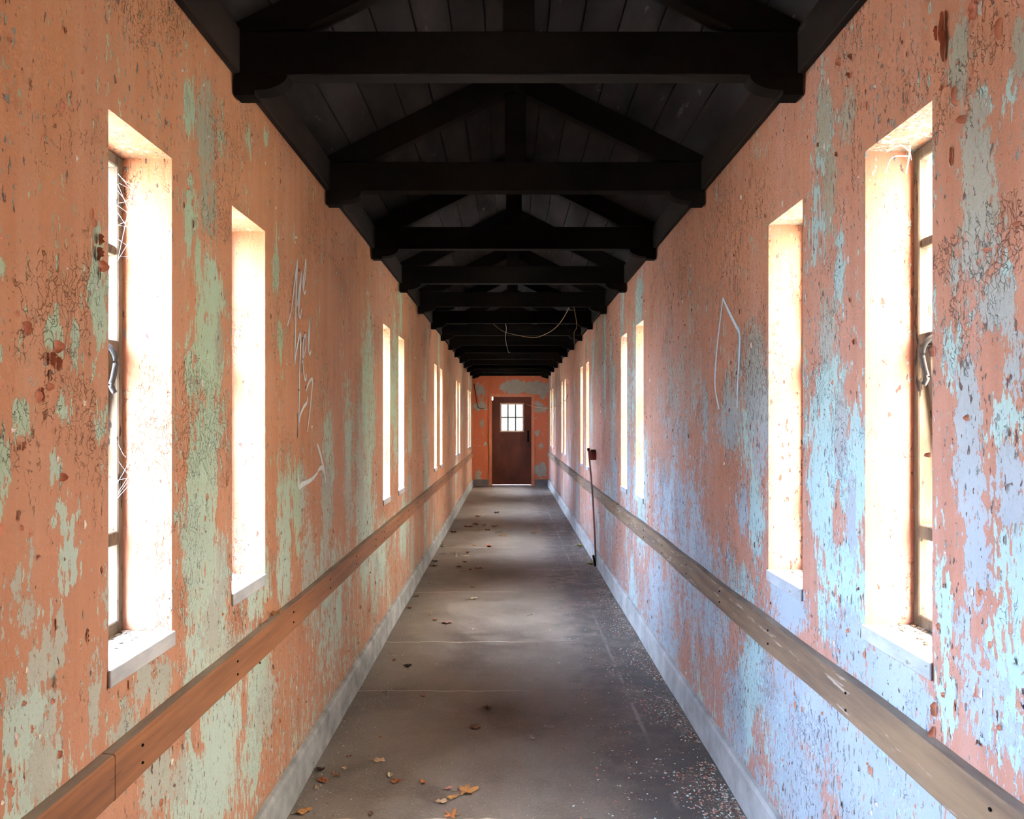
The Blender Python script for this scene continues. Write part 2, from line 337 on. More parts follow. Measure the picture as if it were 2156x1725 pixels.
G_R = blobs(1, [(1735,300,18,80,.8),(1720,480,14,90,.7),(1770,560,10,90,.5),(1750,830,30,80,.9),(1750,930,46,110,1.1),(1790,1010,30,140,1.1),(1730,1030,30,110,.9),(1770,1180,50,110,.9),
    (1770,1310,50,80,.6),(2120,620,30,70,.7),(2110,900,40,80,.7),(2130,1200,40,130,.8),(2110,1350,40,100,.8),(1990,1290,14,80,.7),(2070,250,20,80,.5),(2130,200,20,50,.6),(2000,760,10,60,.7),
    (1995,1480,20,80,.8),(2100,1500,50,90,.6),(1880,1640,60,100,.5),(1590,1050,16,120,.7),(1575,900,22,100,.5),(1590,1400,22,90,1),(1570,1480,14,90,.7),(1640,1560,26,90,.6),
    (1345,640,8,60,.8),(1320,900,8,180,.5),(1290,850,5,120,.4),(1560,1240,30,60,.5),(1350,1050,16,120,.5),(1280,1080,12,80,.4)])
P_R = blobs(1, [(1738,250,16,70,.9),(1785,245,16,60,.9),(1745,400,13,90,.7),(1740,700,16,70,.6),(1770,900,12,90,.8),(1790,1080,12,80,.6),(2050,300,32,110,1.1),(2060,470,42,130,1.1),(2020,130,18,90,1),
    (2100,640,34,60,1),(2145,90,16,70,.9),(2040,860,24,90,1),(2040,1010,28,90,1),(2060,1180,34,110,1),(2120,1020,34,90,.8),(2130,760,24,80,.8),(2030,1330,18,60,.7),(2080,1480,60,110,.7),
    (1890,1440,70,50,1.6),(1890,1520,75,60,1.6),(1900,1440,60,60,.6),(1655,1262,36,46,1.3),(1640,1300,30,30,.8),(1590,780,18,110,.9),(1600,900,16,100,.9),(1535,880,26,60,.9),(1485,870,7,60,.8),(1555,790,10,90,.6),
    (1800,1620,110,120,1.0),(1720,1520,50,80,1.0),(1950,1690,90,90,1.0),(1650,1470,36,90,.8),(1680,1660,50,100,.9),(1520,1320,18,100,.4),(1560,1060,14,60,.6),(1450,1180,60,140,.45),
    (1420,1080,50,140,.4),(1550,1500,20,110,.5),(1390,1300,30,120,.6),(1430,900,40,200,.15),(2010,560,12,60,.7),(1790,1350,60,60,.7)])
def field(lst, Y, Z, base):
    v = base
    for y, z, ry, rz, s in lst:
        d = ((Y-y)/max(ry, 1e-3))**2+((Z-z)/max(rz, 1e-3))**2
        v = max(v, base+(.72*s-base)*math.exp(-(d**1.6)*0.55))
    return v

# ------------------------------------------------------------------ the walls
def lin(a, b, step):
    n = max(1, int(round((b-a)/step))); return [a+(b-a)*i/n for i in range(n)]
def make_wall(s):
    X = XL if s < 0 else XR; XO = X+s*WT
    z0, z1 = WZ[s]; wins = WIN[s]
    ybr = sorted([YB, YE]+[v for a, b, _ in wins for v in (a, b)])
    ys = []
    for a, b in zip(ybr, ybr[1:]):
        st = 0.3 if b < 1.2 else 0.022 if a < 4.0 else 0.05 if a < 7.5 else 0.11
        ys += lin(a, b, st)
    ys.append(YE)
    zs = []
    for a, b in zip([-0.05, z0, z1], [z0, z1, WTOP]): zs += lin(a, b, 0.022)
    zs.append(WTOP)
    G, P = (G_L, P_L) if s < 0 else (G_R, P_R)
    # far parts of the wall: scattered tall worn strips
    rnd = random.Random(11 if s < 0 else 5); G, P = list(G), list(P)
    for i in range(42):
        y = rnd.uniform(5.6, 17.5); z = rnd.uniform(0.1, 2.5)
        (G if rnd.random() < 0.5 else P).append((y, z, rnd.uniform(.05, .16), rnd.uniform(.15, .6), rnd.uniform(.3, .8)))
    bm = bmesh.new(); lg = bm.verts.layers.float.new('g'); lp = bm.verts.layers.float.new('p')
    grid = {}
    def V(i, j):
        if (i, j) not in grid:
            y, z = ys[i], zs[j]; v = bm.verts.new((X, y, z)); low = max(0.0, (0.9-z))
            v[lg] = field(G, y, z, -0.72+0.42*low); v[lp] = field(P, y, z, -0.80+(0.45 if s < 0 else 0.68)*low)
            grid[(i, j)] = v
        return grid[(i, j)]
    def inwin(y, z): return z0 < z < z1 and any(a < y < b for a, b, _ in wins)
    for i in range(len(ys)-1):
        for j in range(len(zs)-1):
            if inwin((ys[i]+ys[i+1])/2, (zs[j]+zs[j+1])/2): continue
            f = bm.faces.new((V(i, j), V(i+1, j), V(i+1, j+1), V(i, j+1)))
    def quad(pts, g, p, mi=0):
        vv = []
        for q in pts:
            v = bm.verts.new(q); v[lg] = g; v[lp] = p; vv.append(v)
        f = bm.faces.new(vv); f.material_index = mi
    for a, b, _ in wins:
        quad([(X, a, z0), (XO, a, z0), (XO, a, z1), (X, a, z1)], -.95, -.95)
        quad([(X, b, z0), (X, b, z1), (XO, b, z1), (XO, b, z0)], -.95 if s < 0 else -.75, -.95)
        quad([(X, a, z1), (XO, a, z1), (XO, b, z1), (X, b, z1)], -.5 if s < 0 else -.15, -.55 if s < 0 else -.1)
        quad([(X, a, z0), (X, b, z0), (XO, b, z0), (XO, a, z0)], -.5, .5)
    # outer face, in strips round the openings
    def oq(y0, y1, a, b): quad([(XO, y0, a), (XO, y0, b), (XO, y1, b), (XO, y1, a)], 0, 0, 1)
    yc = YB
    for a, b, _ in wins:
        oq(yc, a, -.05, WTOP); oq(a, b, -.05, z0); oq(a, b, z1, WTOP); yc = b
    oq(yc, YE, -.05, WTOP)
    quad([(X, YB, WTOP), (X, YE, WTOP), (XO, YE, WTOP), (XO, YB, WTOP)], 0, 0, 1)
    me = bpy.data.meshes.new('wall'); bm.to_mesh(me); bm.free()
    me.materials.append(M_WL if s < 0 else M_WR); me.materials.append(M_OUT)
    o = bpy.data.objects.new('wall_left' if s < 0 else 'wall_right', me); C.objects.link(o)
    tag(o, kind='structure'); return o
wall_left, wall_right = make_wall(-1), make_wall(1)

bm = bmesh.new(); box(bm, XL-WT, XR+WT, YB-0.2, YE+0.25, -0.25, 0.0)
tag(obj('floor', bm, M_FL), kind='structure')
bm = bmesh.new(); box(bm, -60, 60, -60, 80, -0.5, -0.3)
tag(obj('ground', bm, M_GRND), kind='structure')

# roof: boards running along the corridor, on both slopes
RZ = lambda u: EYE+1.235+0.5*(0.672-abs(u))           # underside of the rafters
RD = 0.13
bm = bmesh.new()
for sg in (-1, 1):
    u = 0.0
    while u < 1.06:
        a, b = u+0.002, min(u+0.128, 1.1)-0.002; off = random.uniform(0, 0.006)
        pts = [(CX+sg*a, RZ(a)+RD+off), (CX+sg*b, RZ(b)+RD+off), (CX+sg*b, RZ(b)+RD+0.03), (CX+sg*a, RZ(a)+RD+0.03)]
        prism(bm, pts, YB-0.2, YE+0.25); u += 0.13
    prism(bm, [(CX, RZ(0)+RD+0.028), (CX+sg*1.15, RZ(1.15)+RD+0.028), (CX+sg*1.15, RZ(1.15)+RD+0.08), (CX, RZ(0)+RD+0.08)], YB-0.2, YE+0.25)
tag(obj('ceiling', bm, M_DECK), kind='structure')

# end wall with its doorway
DX0, DX1, DZ = -0.425, 0.545, 2.115
E_P = []
for px, py, rx, ry, v in [(1085,815,24,11,1.3),(1125,818,22,12,1.3),(1142,828,7,9,1),(1012,822,10,14,.6),(1010,855,12,8,.7),(1138,990,10,14,1.1),(1140,860,10,10,.5),(1133,860,8,14,.5),(1014,893,4,7,1),(1006,1000,5,10,.7),
                          (1140,940,3,8,.7),(1132,912,4,5,.6),(1022,930,6,6,.2)]:
    E_P.append(((px-VX)*11.2/1000, EYE-(py-VY)*11.2/1000, rx*.0112, ry*.0112, v))
bm = bmesh.new(); lp = bm.verts.layers.float.new('p')
xs = sorted(set([XL-WT, XR+WT, DX0, DX1]+[XL-WT+0.04*i for i in range(1, 55) if XL-WT+0.04*i < XR+WT]))
zs = sorted(set([-0.05, DZ, 3.25]+[0.04*i for i in range(0, 80)]))
vd = {}
for i, x in enumerate(xs):
    for j, z in enumerate(zs):
        v = bm.verts.new((x, YE, z)); v[lp] = field(E_P, x, z, -0.42); vd[i, j] = v
for i in range(len(xs)-1):
    for j in range(len(zs)-1):
        xm, zm = (xs[i]+xs[i+1])/2, (zs[j]+zs[j+1])/2
        if DX0 < xm < DX1 and zm < DZ: continue
        bm.faces.new((vd[i, j], vd[i+1, j], vd[i+1, j+1], vd[i, j+1]))
r = bmesh.ops.extrude_face_region(bm, geom=bm.faces[:])
bmesh.ops.translate(bm, vec=(0, 0.2, 0), verts=[g for g in r['geom'] if isinstance(g, bmesh.types.BMVert)])
tag(obj('wall_end', bm, M_WE), kind='structure')
bm = bmesh.new(); box(bm, XL-WT, XR+WT, YB-0.2, YB, -0.05, 3.25)
tag(obj('wall_back', bm, M_WE), kind='structure')

# skirtings
def skirt(name, s, m):
    X = XL if s < 0 else XR; bm = bmesh.new(); t = 0.024
    ys = [YB+0.002]+[0.2+0.12*i for i in range(int((YE-0.3)/0.12))]+[YE-0.002]
    prev = None
    for y in ys:
        w = 0.0015*math.sin(y*3.1)+0.001*math.sin(y*9)
        ring = [bm.verts.new((X-s*q[0], y, q[1])) for q in ((0.0005, 0.0005), (t+0.004+w, 0.0005), (t+w, 0.132+w), (t-0.008, 0.146+w), (0.0005, 0.150+w))]
        if prev:
            for k in range(5): bm.faces.new((prev[k], prev[(k+1) % 5], ring[(k+1) % 5], ring[k]))
        else: bm.faces.new(ring)
        prev = ring
    bm.faces.new(prev)
    tag(obj(name, bm, m), kind='structure')
skirt('baseboard_left', -1, M_BASE); skirt('baseboard_right', 1, M_BASER)
bm = bmesh.new()
box(bm, XL+0.03, DX0-0.055, YE-0.022, YE-0.0005, 0.0005, 0.15); box(bm, DX1+0.055, XR-0.03, YE-0.022, YE-0.0005, 0.0005, 0.15)
tag(obj('baseboard_end', bm, M_BASEE), kind='structure')

# ------------------------------------------------------------------ door at the far end
dr = empty('door_1', (0, YE, 0)); tag(dr, 'closed dark red door with a six-pane window at the far end', 'door', kind='structure')
bm = bmesh.new()
for a, b in ((DX0-0.05, DX0), (DX1, DX1+0.05)): box(bm, a, b, -0.018, -0.0005, 0.001, DZ+0.05)
box(bm, DX0, DX1, -0.018, -0.0005, DZ, DZ+0.05)
box(bm, DX0, DX0+0.018, -0.0005, 0.12, 0.001, DZ); box(bm, DX1-0.018, DX1, -0.0005, 0.12, 0.001, DZ); box(bm, DX0+0.018, DX1-0.018, -0.0005, 0.12, DZ-0.018, DZ)
box(bm, DX0+0.018, DX0+0.030, 0.087, 0.12, 0.013, DZ-0.10); box(bm, DX1-0.030, DX1-0.018, 0.087, 0.12, 0.013, DZ-0.018); box(bm, DX0+0.06, DX1-0.030, 0.087, 0.12, DZ-0.030, DZ-0.018)
obj('door_frame', bm, M_DFR, dr)
bm = bmesh.new()
x0, x1, zb, zt = DX0+0.0185, DX1-0.0185, 0.0175, DZ-0.0185
gx0, gx1, gz0, gz1 = -0.195, 0.330, 1.285, 1.930
box(bm, x0, gx0, 0.04, 0.085, zb, zt-0.075); box(bm, x0+0.022, gx0, 0.04, 0.085, zt-0.075, zt); box(bm, gx1, x1, 0.04, 0.085, zb, zt)
box(bm, gx0, gx1, 0.04, 0.085, zb, gz0); box(bm, gx0, gx1, 0.04, 0.085, gz1, zt)
obj('door_panel', bm, M_DOOR, dr)
bm = bmesh.new()
for a, b, c, d in ((gx0-.02, gx1+.02, gz0-.02, gz0+.012), (gx0-.02, gx1+.02, gz1-.012, gz1+.02), (gx0-.02, gx0+.012, gz0+.012, gz1-.012), (gx1-.012, gx1+.02, gz0+.012, gz1-.012)): box(bm, a, b, 0.028, 0.042, c, d)
obj('glazing_bead', bm, mat_simple('worn_bead', (0.30, 0.2, 0.13), (0.42, 0.32, 0.22), 12), dr)
bm = bmesh.new()
for x in (-0.027, 0.152): box(bm, x-0.012, x+0.012, 0.045, 0.07, gz0, gz1)
box(bm, gx0, gx1, 0.047, 0.068, 1.600, 1.622); obj('glazing_bars', bm, M_BEAM, dr)
bm = bmesh.new(); box(bm, gx0, gx1, 0.057, 0.060, gz0, gz1); obj('panes', bm, M_DGL, dr)
bm = bmesh.new(); box(bm, 0.425, 0.475, 0.034, 0.041, 1.03, 1.30); obj('lock_plate', bm, M_BEAM, dr)
bm = bmesh.new(); bmesh.ops.create_uvsphere(bm, u_segments=14, v_segments=10, radius=0.027, matrix=Matrix.Translation((0.45, -0.005, 0.95)))
tube(bm, [(0.45, 0.041, 0.95), (0.45, 0.0, 0.95)], 0.010, 8); obj('knob', bm, M_IRON, dr, True)
bm = bmesh.new(); box(bm, DX0-0.0, DX1+0.0, 0.0, 0.19, 0.0005, 0.012); obj('threshold', bm, M_BASEE, dr)

# ------------------------------------------------------------------ windows
def build_window(s):
    """one slot window; origin on the inner wall face at the near edge of the opening"""
    a, b, _ = WIN[s][[k for _, _, k in WIN[s]].index(0)]; W = b-a; z0, z1 = WZ[s]
    root = empty('window'); D = s*0.125; T = s*0.045; fw = 0.026
    X = lambda d: D+T*d
    zs = [z0+0.012+(z1-z0-0.012)*i/5 for i in range(6)]
    bm = bmesh.new()
    box(bm, X(0), X(1), 0.001, fw, z0+.012, z1-.001); box(bm, X(0), X(1), W-fw, W-.001, z0+.012, z1-.001)
    box(bm, X(0), X(1), fw, W-fw, z1-fw-.006, z1-.001); box(bm, X(0), X(1), fw, W-fw, z0+.012, z0+.045)
    box(bm, X(0), X(1), fw, W-fw, zs[1]-.018, zs[1]+.018); box(bm, X(0), X(1), fw, W-fw, zs[3]-.015, zs[3]+.015)
    bevel(bm, 0.003); obj('frame', bm, M_FRAME, root)
    bm = bmesh.new(); box(bm, X(.15), X(.85), fw, W-fw, zs[4]-.012, zs[4]+.012)
    bevel(bm, 0.002); obj('glazing_bar', bm, M_FRAME, root)
    # vent sash, hung at its top and tipped out a little at the bottom
    M = Matrix.Translation((X(.5), 0, zs[3]-.018)) @ Matrix.Rotation(math.radians(7)*-s*1, 4, 'Y') @ Matrix.Translation((-X(.5), 0, -(zs[3]-.018)))
    bm = bmesh.new(); sa, sb, sz0, sz1 = fw+.003, W-fw-.003, zs[1]+.021, zs[3]-.018
    box(bm, X(.2), X(.9), sa, sa+.026, sz0, sz1, 0, M); box(bm, X(.2), X(.9), sb-.026, sb, sz0, sz1, 0, M)
    box(bm, X(.2), X(.9), sa+.026, sb-.026, sz0, sz0+.034, 0, M); box(bm, X(.2), X(.9), sa+.026, sb-.026, sz1-.028, sz1, 0, M)
    box(bm, X(.3), X(.8), sa+.026, sb-.026, zs[2]-.012, zs[2]+.012, 0, M)
    bevel(bm, 0.002); sash = obj('sash', bm, M_FRAME, root)
    bm = bmesh.new(); box(bm, X(.5), X(.56), sa+.02, sb-.02, sz0+.03, sz1-.024, 0, M); obj('sash_panes', bm, M_GLASS, sash)
    bm = bmesh.new()
    for za, zb in ((z0+.045, zs[1]-.018), (zs[3]+.015, zs[4]-.012), (zs[4]+.012, z1-fw-.006)): box(bm, X(.5), X(.56), fw, W-fw, za, zb)
    obj('panes', bm, M_GLASS, root)
    bm = bmesh.new(); m = W*0.55; h = zs[3]
    box(bm, X(-.12), X(0.02), m-.016, m+.016, h-.03, h+.016)
    tube(bm, spline([(D, m, h-.005), (D-s*.022, m, h-.004), (D-s*.042, m+.002, h-.018), (D-s*.052, m+.003, h-.045), (D-s*.046, m+.004, h-.08), (D-s*.040, m+.004, h-.105), (D-s*.048, m+.005, h-.122)], 5), 0.0065, 8)
    obj('latch_handle', bm, M_IRON, root, True)
    bm = bmesh.new(); box(bm, -s*.007, D+T*.9, -0.006+.008, W-.002, z0-.001, z0+.012)
    # front edge of the sill, a little longer than the opening
    box(bm, -s*.008, -s*.0005, -0.005, W+.005, z0-.028, z0+.0115)
    bevel(bm, 0.002); obj('sill', bm, M_SILL, root)
    bm = bmesh.new(); rnd = random.Random(3+s)
    for i in range(90):
        x = D-s*rnd.random()**2*.07; y = .01+rnd.random()*(W-.02); r = rnd.uniform(.002, .006)
        bmesh.ops.create_icosphere(bm, subdivisions=1, radius=r, matrix=Matrix.Translation((x, y, z0+.0125+r*.3)) @ Matrix.Diagonal((1.4, 1, .5, 1)))
    tag(obj('debris', bm, M_DIRT, root), kind='stuff')
    return root
ORD = ['nearest', 'second', 'third', 'fourth', 'farthest']
n = 0
for s in (-1, 1):
    proto = build_window(s); first = True; X = XL if s < 0 else XR
    for (a, b, k) in WIN[s]:
        if k < 0: continue
        if first: r = proto; first = False
        else:
            r = proto.copy(); C.objects.link(r)
            for ch in proto.children:
                c = ch.copy(); C.objects.link(c); c.parent = r
                for g in ch.children:
                    d = g.copy(); C.objects.link(d); d.parent = c
        n += 1; r.name = 'window_%d' % n; r.location = (X, a, 0)
        near = (a-k*PITCH) < 1.3*F
        tag(r, 'narrow wooden window in the %s wall, %s one of the %s pair' % ('left' if s < 0 else 'right', 'nearer' if near else 'farther', ORD[k]), 'window', kind='structure')

# ------------------------------------------------------------------ wall plates between the trusses
ty = [TR0+TRS*k for k in range(14)]
BT = 0.062
nt_ = 0
for s in (-1, 1):
    X = XL if s < 0 else XR; prev = YB+.002
    for y in ty+[None]:
        e = (y-0.001) if y else YE-0.001
        if e-prev > 0.05:
            bm = bmesh.new(); box(bm, X-s*.0005, X-s*.026, prev, e, BZ+.003, BZ+.145)
            box(bm, X-s*.0005, X-s*.016, prev, e, BZ+.145, WTOP-.04+.0)
            bevel(bm, .003); nt_ += 1; tag(obj('trim_%d' % nt_, bm, M_TRIM), kind='structure')
        if y: prev = y+BT+.001

# ------------------------------------------------------------------ roof trusses
TL = ['blackened timber roof truss nearest the camera, its tie beam across the top of the view'] + \
     ['blackened timber roof truss, %s counted from the camera' % q for q in
      ('second', 'third', 'fourth', 'fifth', 'sixth', 'seventh', 'eighth', 'ninth', 'tenth', 'eleventh', 'twelfth')] + \
     ['blackened timber roof truss, next to last before the end wall', 'blackened timber roof truss touching the orange end wall, last of the row']
def build_truss():
    root = empty('roof_truss'); a, b = XL+.008, XR-.008
    bm = bmesh.new(); box(bm, a, b, 0, BT, BZ, BZ+.137); bevel(bm, .003); obj('tie_beam', bm, M_BEAM, root)
    for s in (-1, 1):
        o = a if s < 0 else b; q = lambda x, z: (o-s*x, BZ-z)
        pts = [q(0, .0005), q(0, .063), q(.063, .063), q(.063, .048)]
        for i in range(1, 10):
            t = i/10*PI/2; pts.append(q(.063+.103*math.sin(t), .0005+.0475*math.cos(t)))
        pts.append(q(.166, .0005))
        bm = bmesh.new(); prism(bm, pts, 0, BT); obj('corbel', bm, M_BEAM, root)
    for s in (-1, 1):
        bm = bmesh.new(); e = .885
        pts = [(CX+s*.0005, RZ(0)), (CX+s*.672, RZ(.672)+.003), (CX+s*e, BZ+.1385), (CX+s*e, RZ(e)+RD-.002), (CX+s*.0005, RZ(0)+RD-.002)]
        prism(bm, pts, .002, BT-.002); obj('rafter', bm, M_BEAM, root)
    bm = bmesh.new(); box(bm, CX-.05, CX+.05, .006, BT-.006, BZ+.1375, RZ(.05)-.001); bevel(bm, .003); obj('king_post', bm, M_BEAM, root)
    return root
pt = build_truss()
for k, y in enumerate(ty):
    if k == 0: r = pt
    else:
        r = pt.copy(); C.objects.link(r)
        for ch in pt.children: c = ch.copy(); C.objects.link(c); c.parent = r
    r.location = (0, y if k < 13 else YE-BT-.002, 0); tag(r, TL[k], 'roof truss', 'roof trusses along the corridor')

# ------------------------------------------------------------------ timber rails
def rail(s):
    X = XL if s < 0 else XR; z0, z1 = (0.690, 0.790) if s < 0 else (0.700, 0.806); t = .030
    root = empty('wall_rail', (X, 0, 0)); tag(root, 'orange-brown wooden rail fixed along the left wall below the windows' if s < 0 else
        'grey-brown weathered wooden rail fixed along the right wall below the windows', 'rail')
    jt = [-2.2, 1.62, 5.0, 8.6, 12.3, YE-.004] if s < 0 else [-2.2, 1.3, 6.4, 8.9, 12.6, YE-.004]
    rnd = random.Random(9)
    for a, b in zip(jt, jt[1:]):
        bm = bmesh.new(); n = max(4, int((b-a)/.09)); prev = None; ph = rnd.uniform(0, 9)
        for i in range(n+1):
            y = a+.0015+(b-a-.003)*i/n; amp = .0022 if s < 0 else .0042
            w = amp*(math.sin(y*2.3+ph)+.6*math.sin(y*5.1+ph)); w2 = amp*(math.sin(y*2.0+ph+1)+.5*math.sin(y*7.3))
            ring = [bm.verts.new((-s*q[0], y, q[1])) for q in ((.0005, z0+w), (t-.003, z0+w), (t, z0+.004+w), (t, z1-.004+w2), (t-.004, z1+w2), (.0005, z1+w2+.002))]
            if prev:
                for k in range(6):
                    f = bm.faces.new((prev[k], prev[(k+1) % 6], ring[(k+1) % 6], ring[k])); f.material_index = 1 if k == 4 else 0
            else: bm.faces.new(ring)
            prev = ring
        bm.faces.new(prev); bd = obj('rail_board', bm, [M_RAIL if s < 0 else M_RAILR, M_RAILT], root)
        bm = bmesh.new(); y = a+.12
        while y < b-.05:
            for zz in (z0+.03, z1-.03):
                bmesh.ops.create_cone(bm, cap_ends=True, segments=8, radius1=.0042, radius2=.003, depth=.004, matrix=Matrix.Translation((-s*(t+.001), y, zz)) @ Matrix.Rotation(PI/2, 4, 'Y'))
            y += .61
        if len(bm.verts): obj('nails', bm, M_BEAM, bd)['kind'] = 'stuff'
        else: bm.free()
rail(-1); rail(1)

# ------------------------------------------------------------------ sprayed writing on the walls
def sprayed(name, s, strokes, wd, mat, parent):
    X = XL if s < 0 else XR; bm = bmesh.new(); bm2 = 0
    for st in strokes:
        pts = []
        for px, py in st:
            y, z = wall_pt(s, px, py); pts.append(Vector((0, y, z)))
        pts = spline(pts, 8); prev = None; n = len(pts)
        for i, p in enumerate(pts):
            d = (pts[min(i+1, n-1)]-pts[max(i-1, 0)]).normalized(); u = Vector((0, -d.z, d.y))
            w = wd*(.55+.45*math.sin(PI*min(1, (i+1)/(n)*1.0)))*(.85+.3*mnoise.noise(p*9))
            ring = [bm.verts.new((X-s*.0022, *(p+u*w)[1:])), bm.verts.new((X-s*.0022, *(p-u*w)[1:]))]
            if prev: bm.faces.new((prev[0], prev[1], ring[1], ring[0]))
            prev = ring
    return obj(name, bm, mat, parent)
sprayed('graffiti_letters', -1, [
    [(604,686),(612,655),(619,600),(625,548),(623,600),(622,650),(621,700),(620,735),(619,772)],
    [(619,772),(623,740),(630,705),(632,712),(630,770),(629,830),(628,880),(625,922)],
    [(625,645),(630,600),(634,572),(631,610),(628,655),(631,670),(634,650)],
    [(638,610),(643,570),(643,547),(640,572),(637,600),(640,618),(643,612)],
    [(634,765),(641,740),(643,712),(640,708),(637,730),(637,770),(640,795),(643,800),(644,788)],
    [(649,735),(651,700),(652,670),(650,690),(648,730),(651,746),(654,738)],
    [(643,824),(650,805),(657,800),(654,840),(650,880),(646,910)],
    [(625,922),(630,880),(638,858),(645,848),(646,835)],
], .0095, M_GRAF, wall_left)
sprayed('graffiti_check_mark', -1, [[(628,1000),(629,1025),(636,1020),(655,1010),(668,995)], [(667,935),(675,962),(683,1000),(684,1018)], [(668,992),(676,985),(682,995)]], .012, M_GRAF, wall_left)
sprayed('graffiti_stroke', 1, [[(1515,862),(1507,820),(1507,780),(1512,720),(1518,670),(1523,628)], [(1523,628),(1535,655),(1550,685),(1558,705),(1557,760),(1554,810),(1553,860)]], .012, M_GRAB, wall_right)

# ------------------------------------------------------------------ curling flakes that still cling to the walls
def curls(s, lst, seed, scatter):
    X = XL if s < 0 else XR; rnd = random.Random(seed); bm = bmesh.new()
    def one(y, z, w, h, lift, mi=0):
        # a curved chip, held at one long edge and lifting off at the other
        sd = rnd.choice((-1, 1)); nu, nv = 4, 7; g = []
        ed = [rnd.uniform(-.3, .2) for _ in range(nv+1)]; e2 = [rnd.uniform(-.6, .35) for _ in range(nv+1)]
        for j in range(nv+1):
            row = []
            for i in range(nu+1):
                u, v = i/nu, j/nv-.5; k = 1-abs(v*2)**3*.55
                yy = y+sd*w*((ed[j]+(1+e2[j])*u)*k-.5*(1-k)*0); xx = lift*(u**1.7)*k+.0015
                row.append(bm.verts.new((X-s*xx, yy, z+v*h+.1*h*u*ed[j])))
            g.append(row)
        for j in range(nv):
            for i in range(nu):
                f = bm.faces.new((g[j][i], g[j][i+1], g[j+1][i+1], g[j+1][i])); f.material_index = mi; f.smooth = True
    for px, py, w, h, l in lst:
        y, z = wall_pt(s, px, py); one(y, z, w*.6, h*.8, l*.75)
    z0, z1 = WZ[s]
    for _ in range(scatter):
        y = 1.25+rnd.random()**1.6*7.0; z = rnd.uniform(.17, 2.55)
        if any(a-.02 < y < b+.02 for a, b, _ in WIN[s]) and z0-.05 < z < z1+.03: continue
        if .66 < z < .83: continue
        if mnoise.noise(Vector((y*1.3, z*.9, seed))) < -.12: continue
        w = rnd.uniform(.002, .007); one(y, z, w, w*rnd.uniform(1.2, 4), w*rnd.uniform(.3, .9), rnd.choice((0, 0, 0, 1)))
    o = obj('peeling_paint', bm, [M_CURL, M_FW], wall_left if s < 0 else wall_right); o['kind'] = 'stuff'
curls(-1, [(206,505,.018,.03,.022),(203,535,.02,.035,.026),(208,560,.016,.03,.02),(113,730,.016,.03,.02),(105,755,.02,.03,.024),(118,765,.014,.03,.02),(50,690,.012,.03,.016),(125,1005,.012,.02,.016),
    (85,830,.014,.03,.014),(75,835,.01,.03,.012),(98,815,.01,.02,.012),(45,940,.012,.02,.014),(190,450,.006,.03,.008),(196,470,.006,.02,.008),(527,285,.008,.012,.01),(530,305,.008,.012,.01),(120,1590,.008,.02,.01),(545,1395,.012,.012,.01),(573,1404,.02,.02,.012),(580,1432,.014,.03,.012)], 21, 900)
curls(1, [(1988,60,.02,.09,.022),(1990,100,.018,.08,.02),(1975,70,.012,.04,.016),(2035,250,.02,.02,.022),(1982,188,.024,.012,.012),(1790,160,.02,.02,.02),(1772,130,.014,.03,.018),(1795,120,.014,.02,.018),(2015,200,.01,.05,.012),(2005,330,.008,.05,.01),
    (1725,305,.01,.016,.012),(1763,325,.012,.016,.012),(2088,525,.022,.012,.014),(1960,958,.014,.014,.014),(1970,740,.01,.03,.012),(2150,470,.014,.012,.012),(2042,880,.01,.016,.012),(1973,1495,.014,.04,.014),(1970,1550,.014,.05,.014),(2060,1562,.016,.012,.014),(1800,720,.01,.02,.01),
    (1810,1240,.008,.01,.01),(2110,60,.012,.05,.014),(2055,20,.012,.05,.014)], 22, 1500)

# ------------------------------------------------------------------ loose paint flakes and crumbs on the floor
def flakes(name, n, label, gen, mats, wts, smin, smax):
    rnd = random.Random(len(name)+n); bm = bmesh.new()
    for _ in range(n):
        x, y = gen(rnd)
        r = rnd.uniform(smin, smax)*(.6+.4*rnd.random()); a = rnd.uniform(0, 2*PI); k = rnd.choice((4, 5, 6))
        tilt = rnd.uniform(0, .45); h = .0012+r*math.sin(tilt)*.6; ca, sa = math.cos(a), math.sin(a); vs_ = []
        el = rnd.uniform(.4, .9)
        for i in range(k):
            t = 2*PI*i/k+rnd.uniform(-.3, .3); q = r*rnd.uniform(.7, 1.1); u, v = q*math.cos(t), q*math.sin(t)*el
            vs_.append(bm.verts.new((x+u*ca-v*sa, y+u*sa+v*ca, h+u*math.sin(tilt)*.55)))
        c = bm.verts.new((x, y, h+r*rnd.uniform(-.12, .3))); mi = rnd.choices(range(len(mats)), wts)[0]
        for i in range(k):
            f = bm.faces.new((vs_[i], vs_[(i+1) % k], c)); f.material_index = mi
    o = obj(name, bm, mats); tag(o, label, 'paint flakes', kind='stuff')
lim = lambda x: max(XL+.03, min(XR-.032, x))
def gr(r):
    while True:
        y = 2.2+r.random()**1.5*14.5; q = r.random()
        x = XR-.035-(abs(r.gauss(0, .085)) if q < .48 else abs(r.gauss(0, .22)) if q < .86 else r.random()**1.2*.64)
        d = XR-x; n = mnoise.noise(Vector((x*3.5, y*2.2, 3)))+.5*mnoise.noise(Vector((x*11, y*8, 5)))
        if n > -.30+d*.75 or r.random() < .10: return max(.25, lim(x)), y
def gl(r): return lim(min(XL+.42, XL+.035+abs(r.gauss(0, .16)))), 2.2+r.random()**1.4*11
def gm(r): return lim(r.uniform(XL+.45, .22)), 2.2+r.random()**1.2*12
flakes('paint_flakes', 19000, 'salmon, aqua and white paint flakes heaped along the foot of the right wall', gr, [M_FS, M_FA, M_FW, M_FD], (4, 2.2, 2.6, 7), .002, .0095)
flakes('paint_chips', 1500, 'sparse pale paint chips scattered along the foot of the left wall', gl, [M_FS, M_FA, M_FW, M_FD], (1, 1, 4, 4), .0015, .0055)
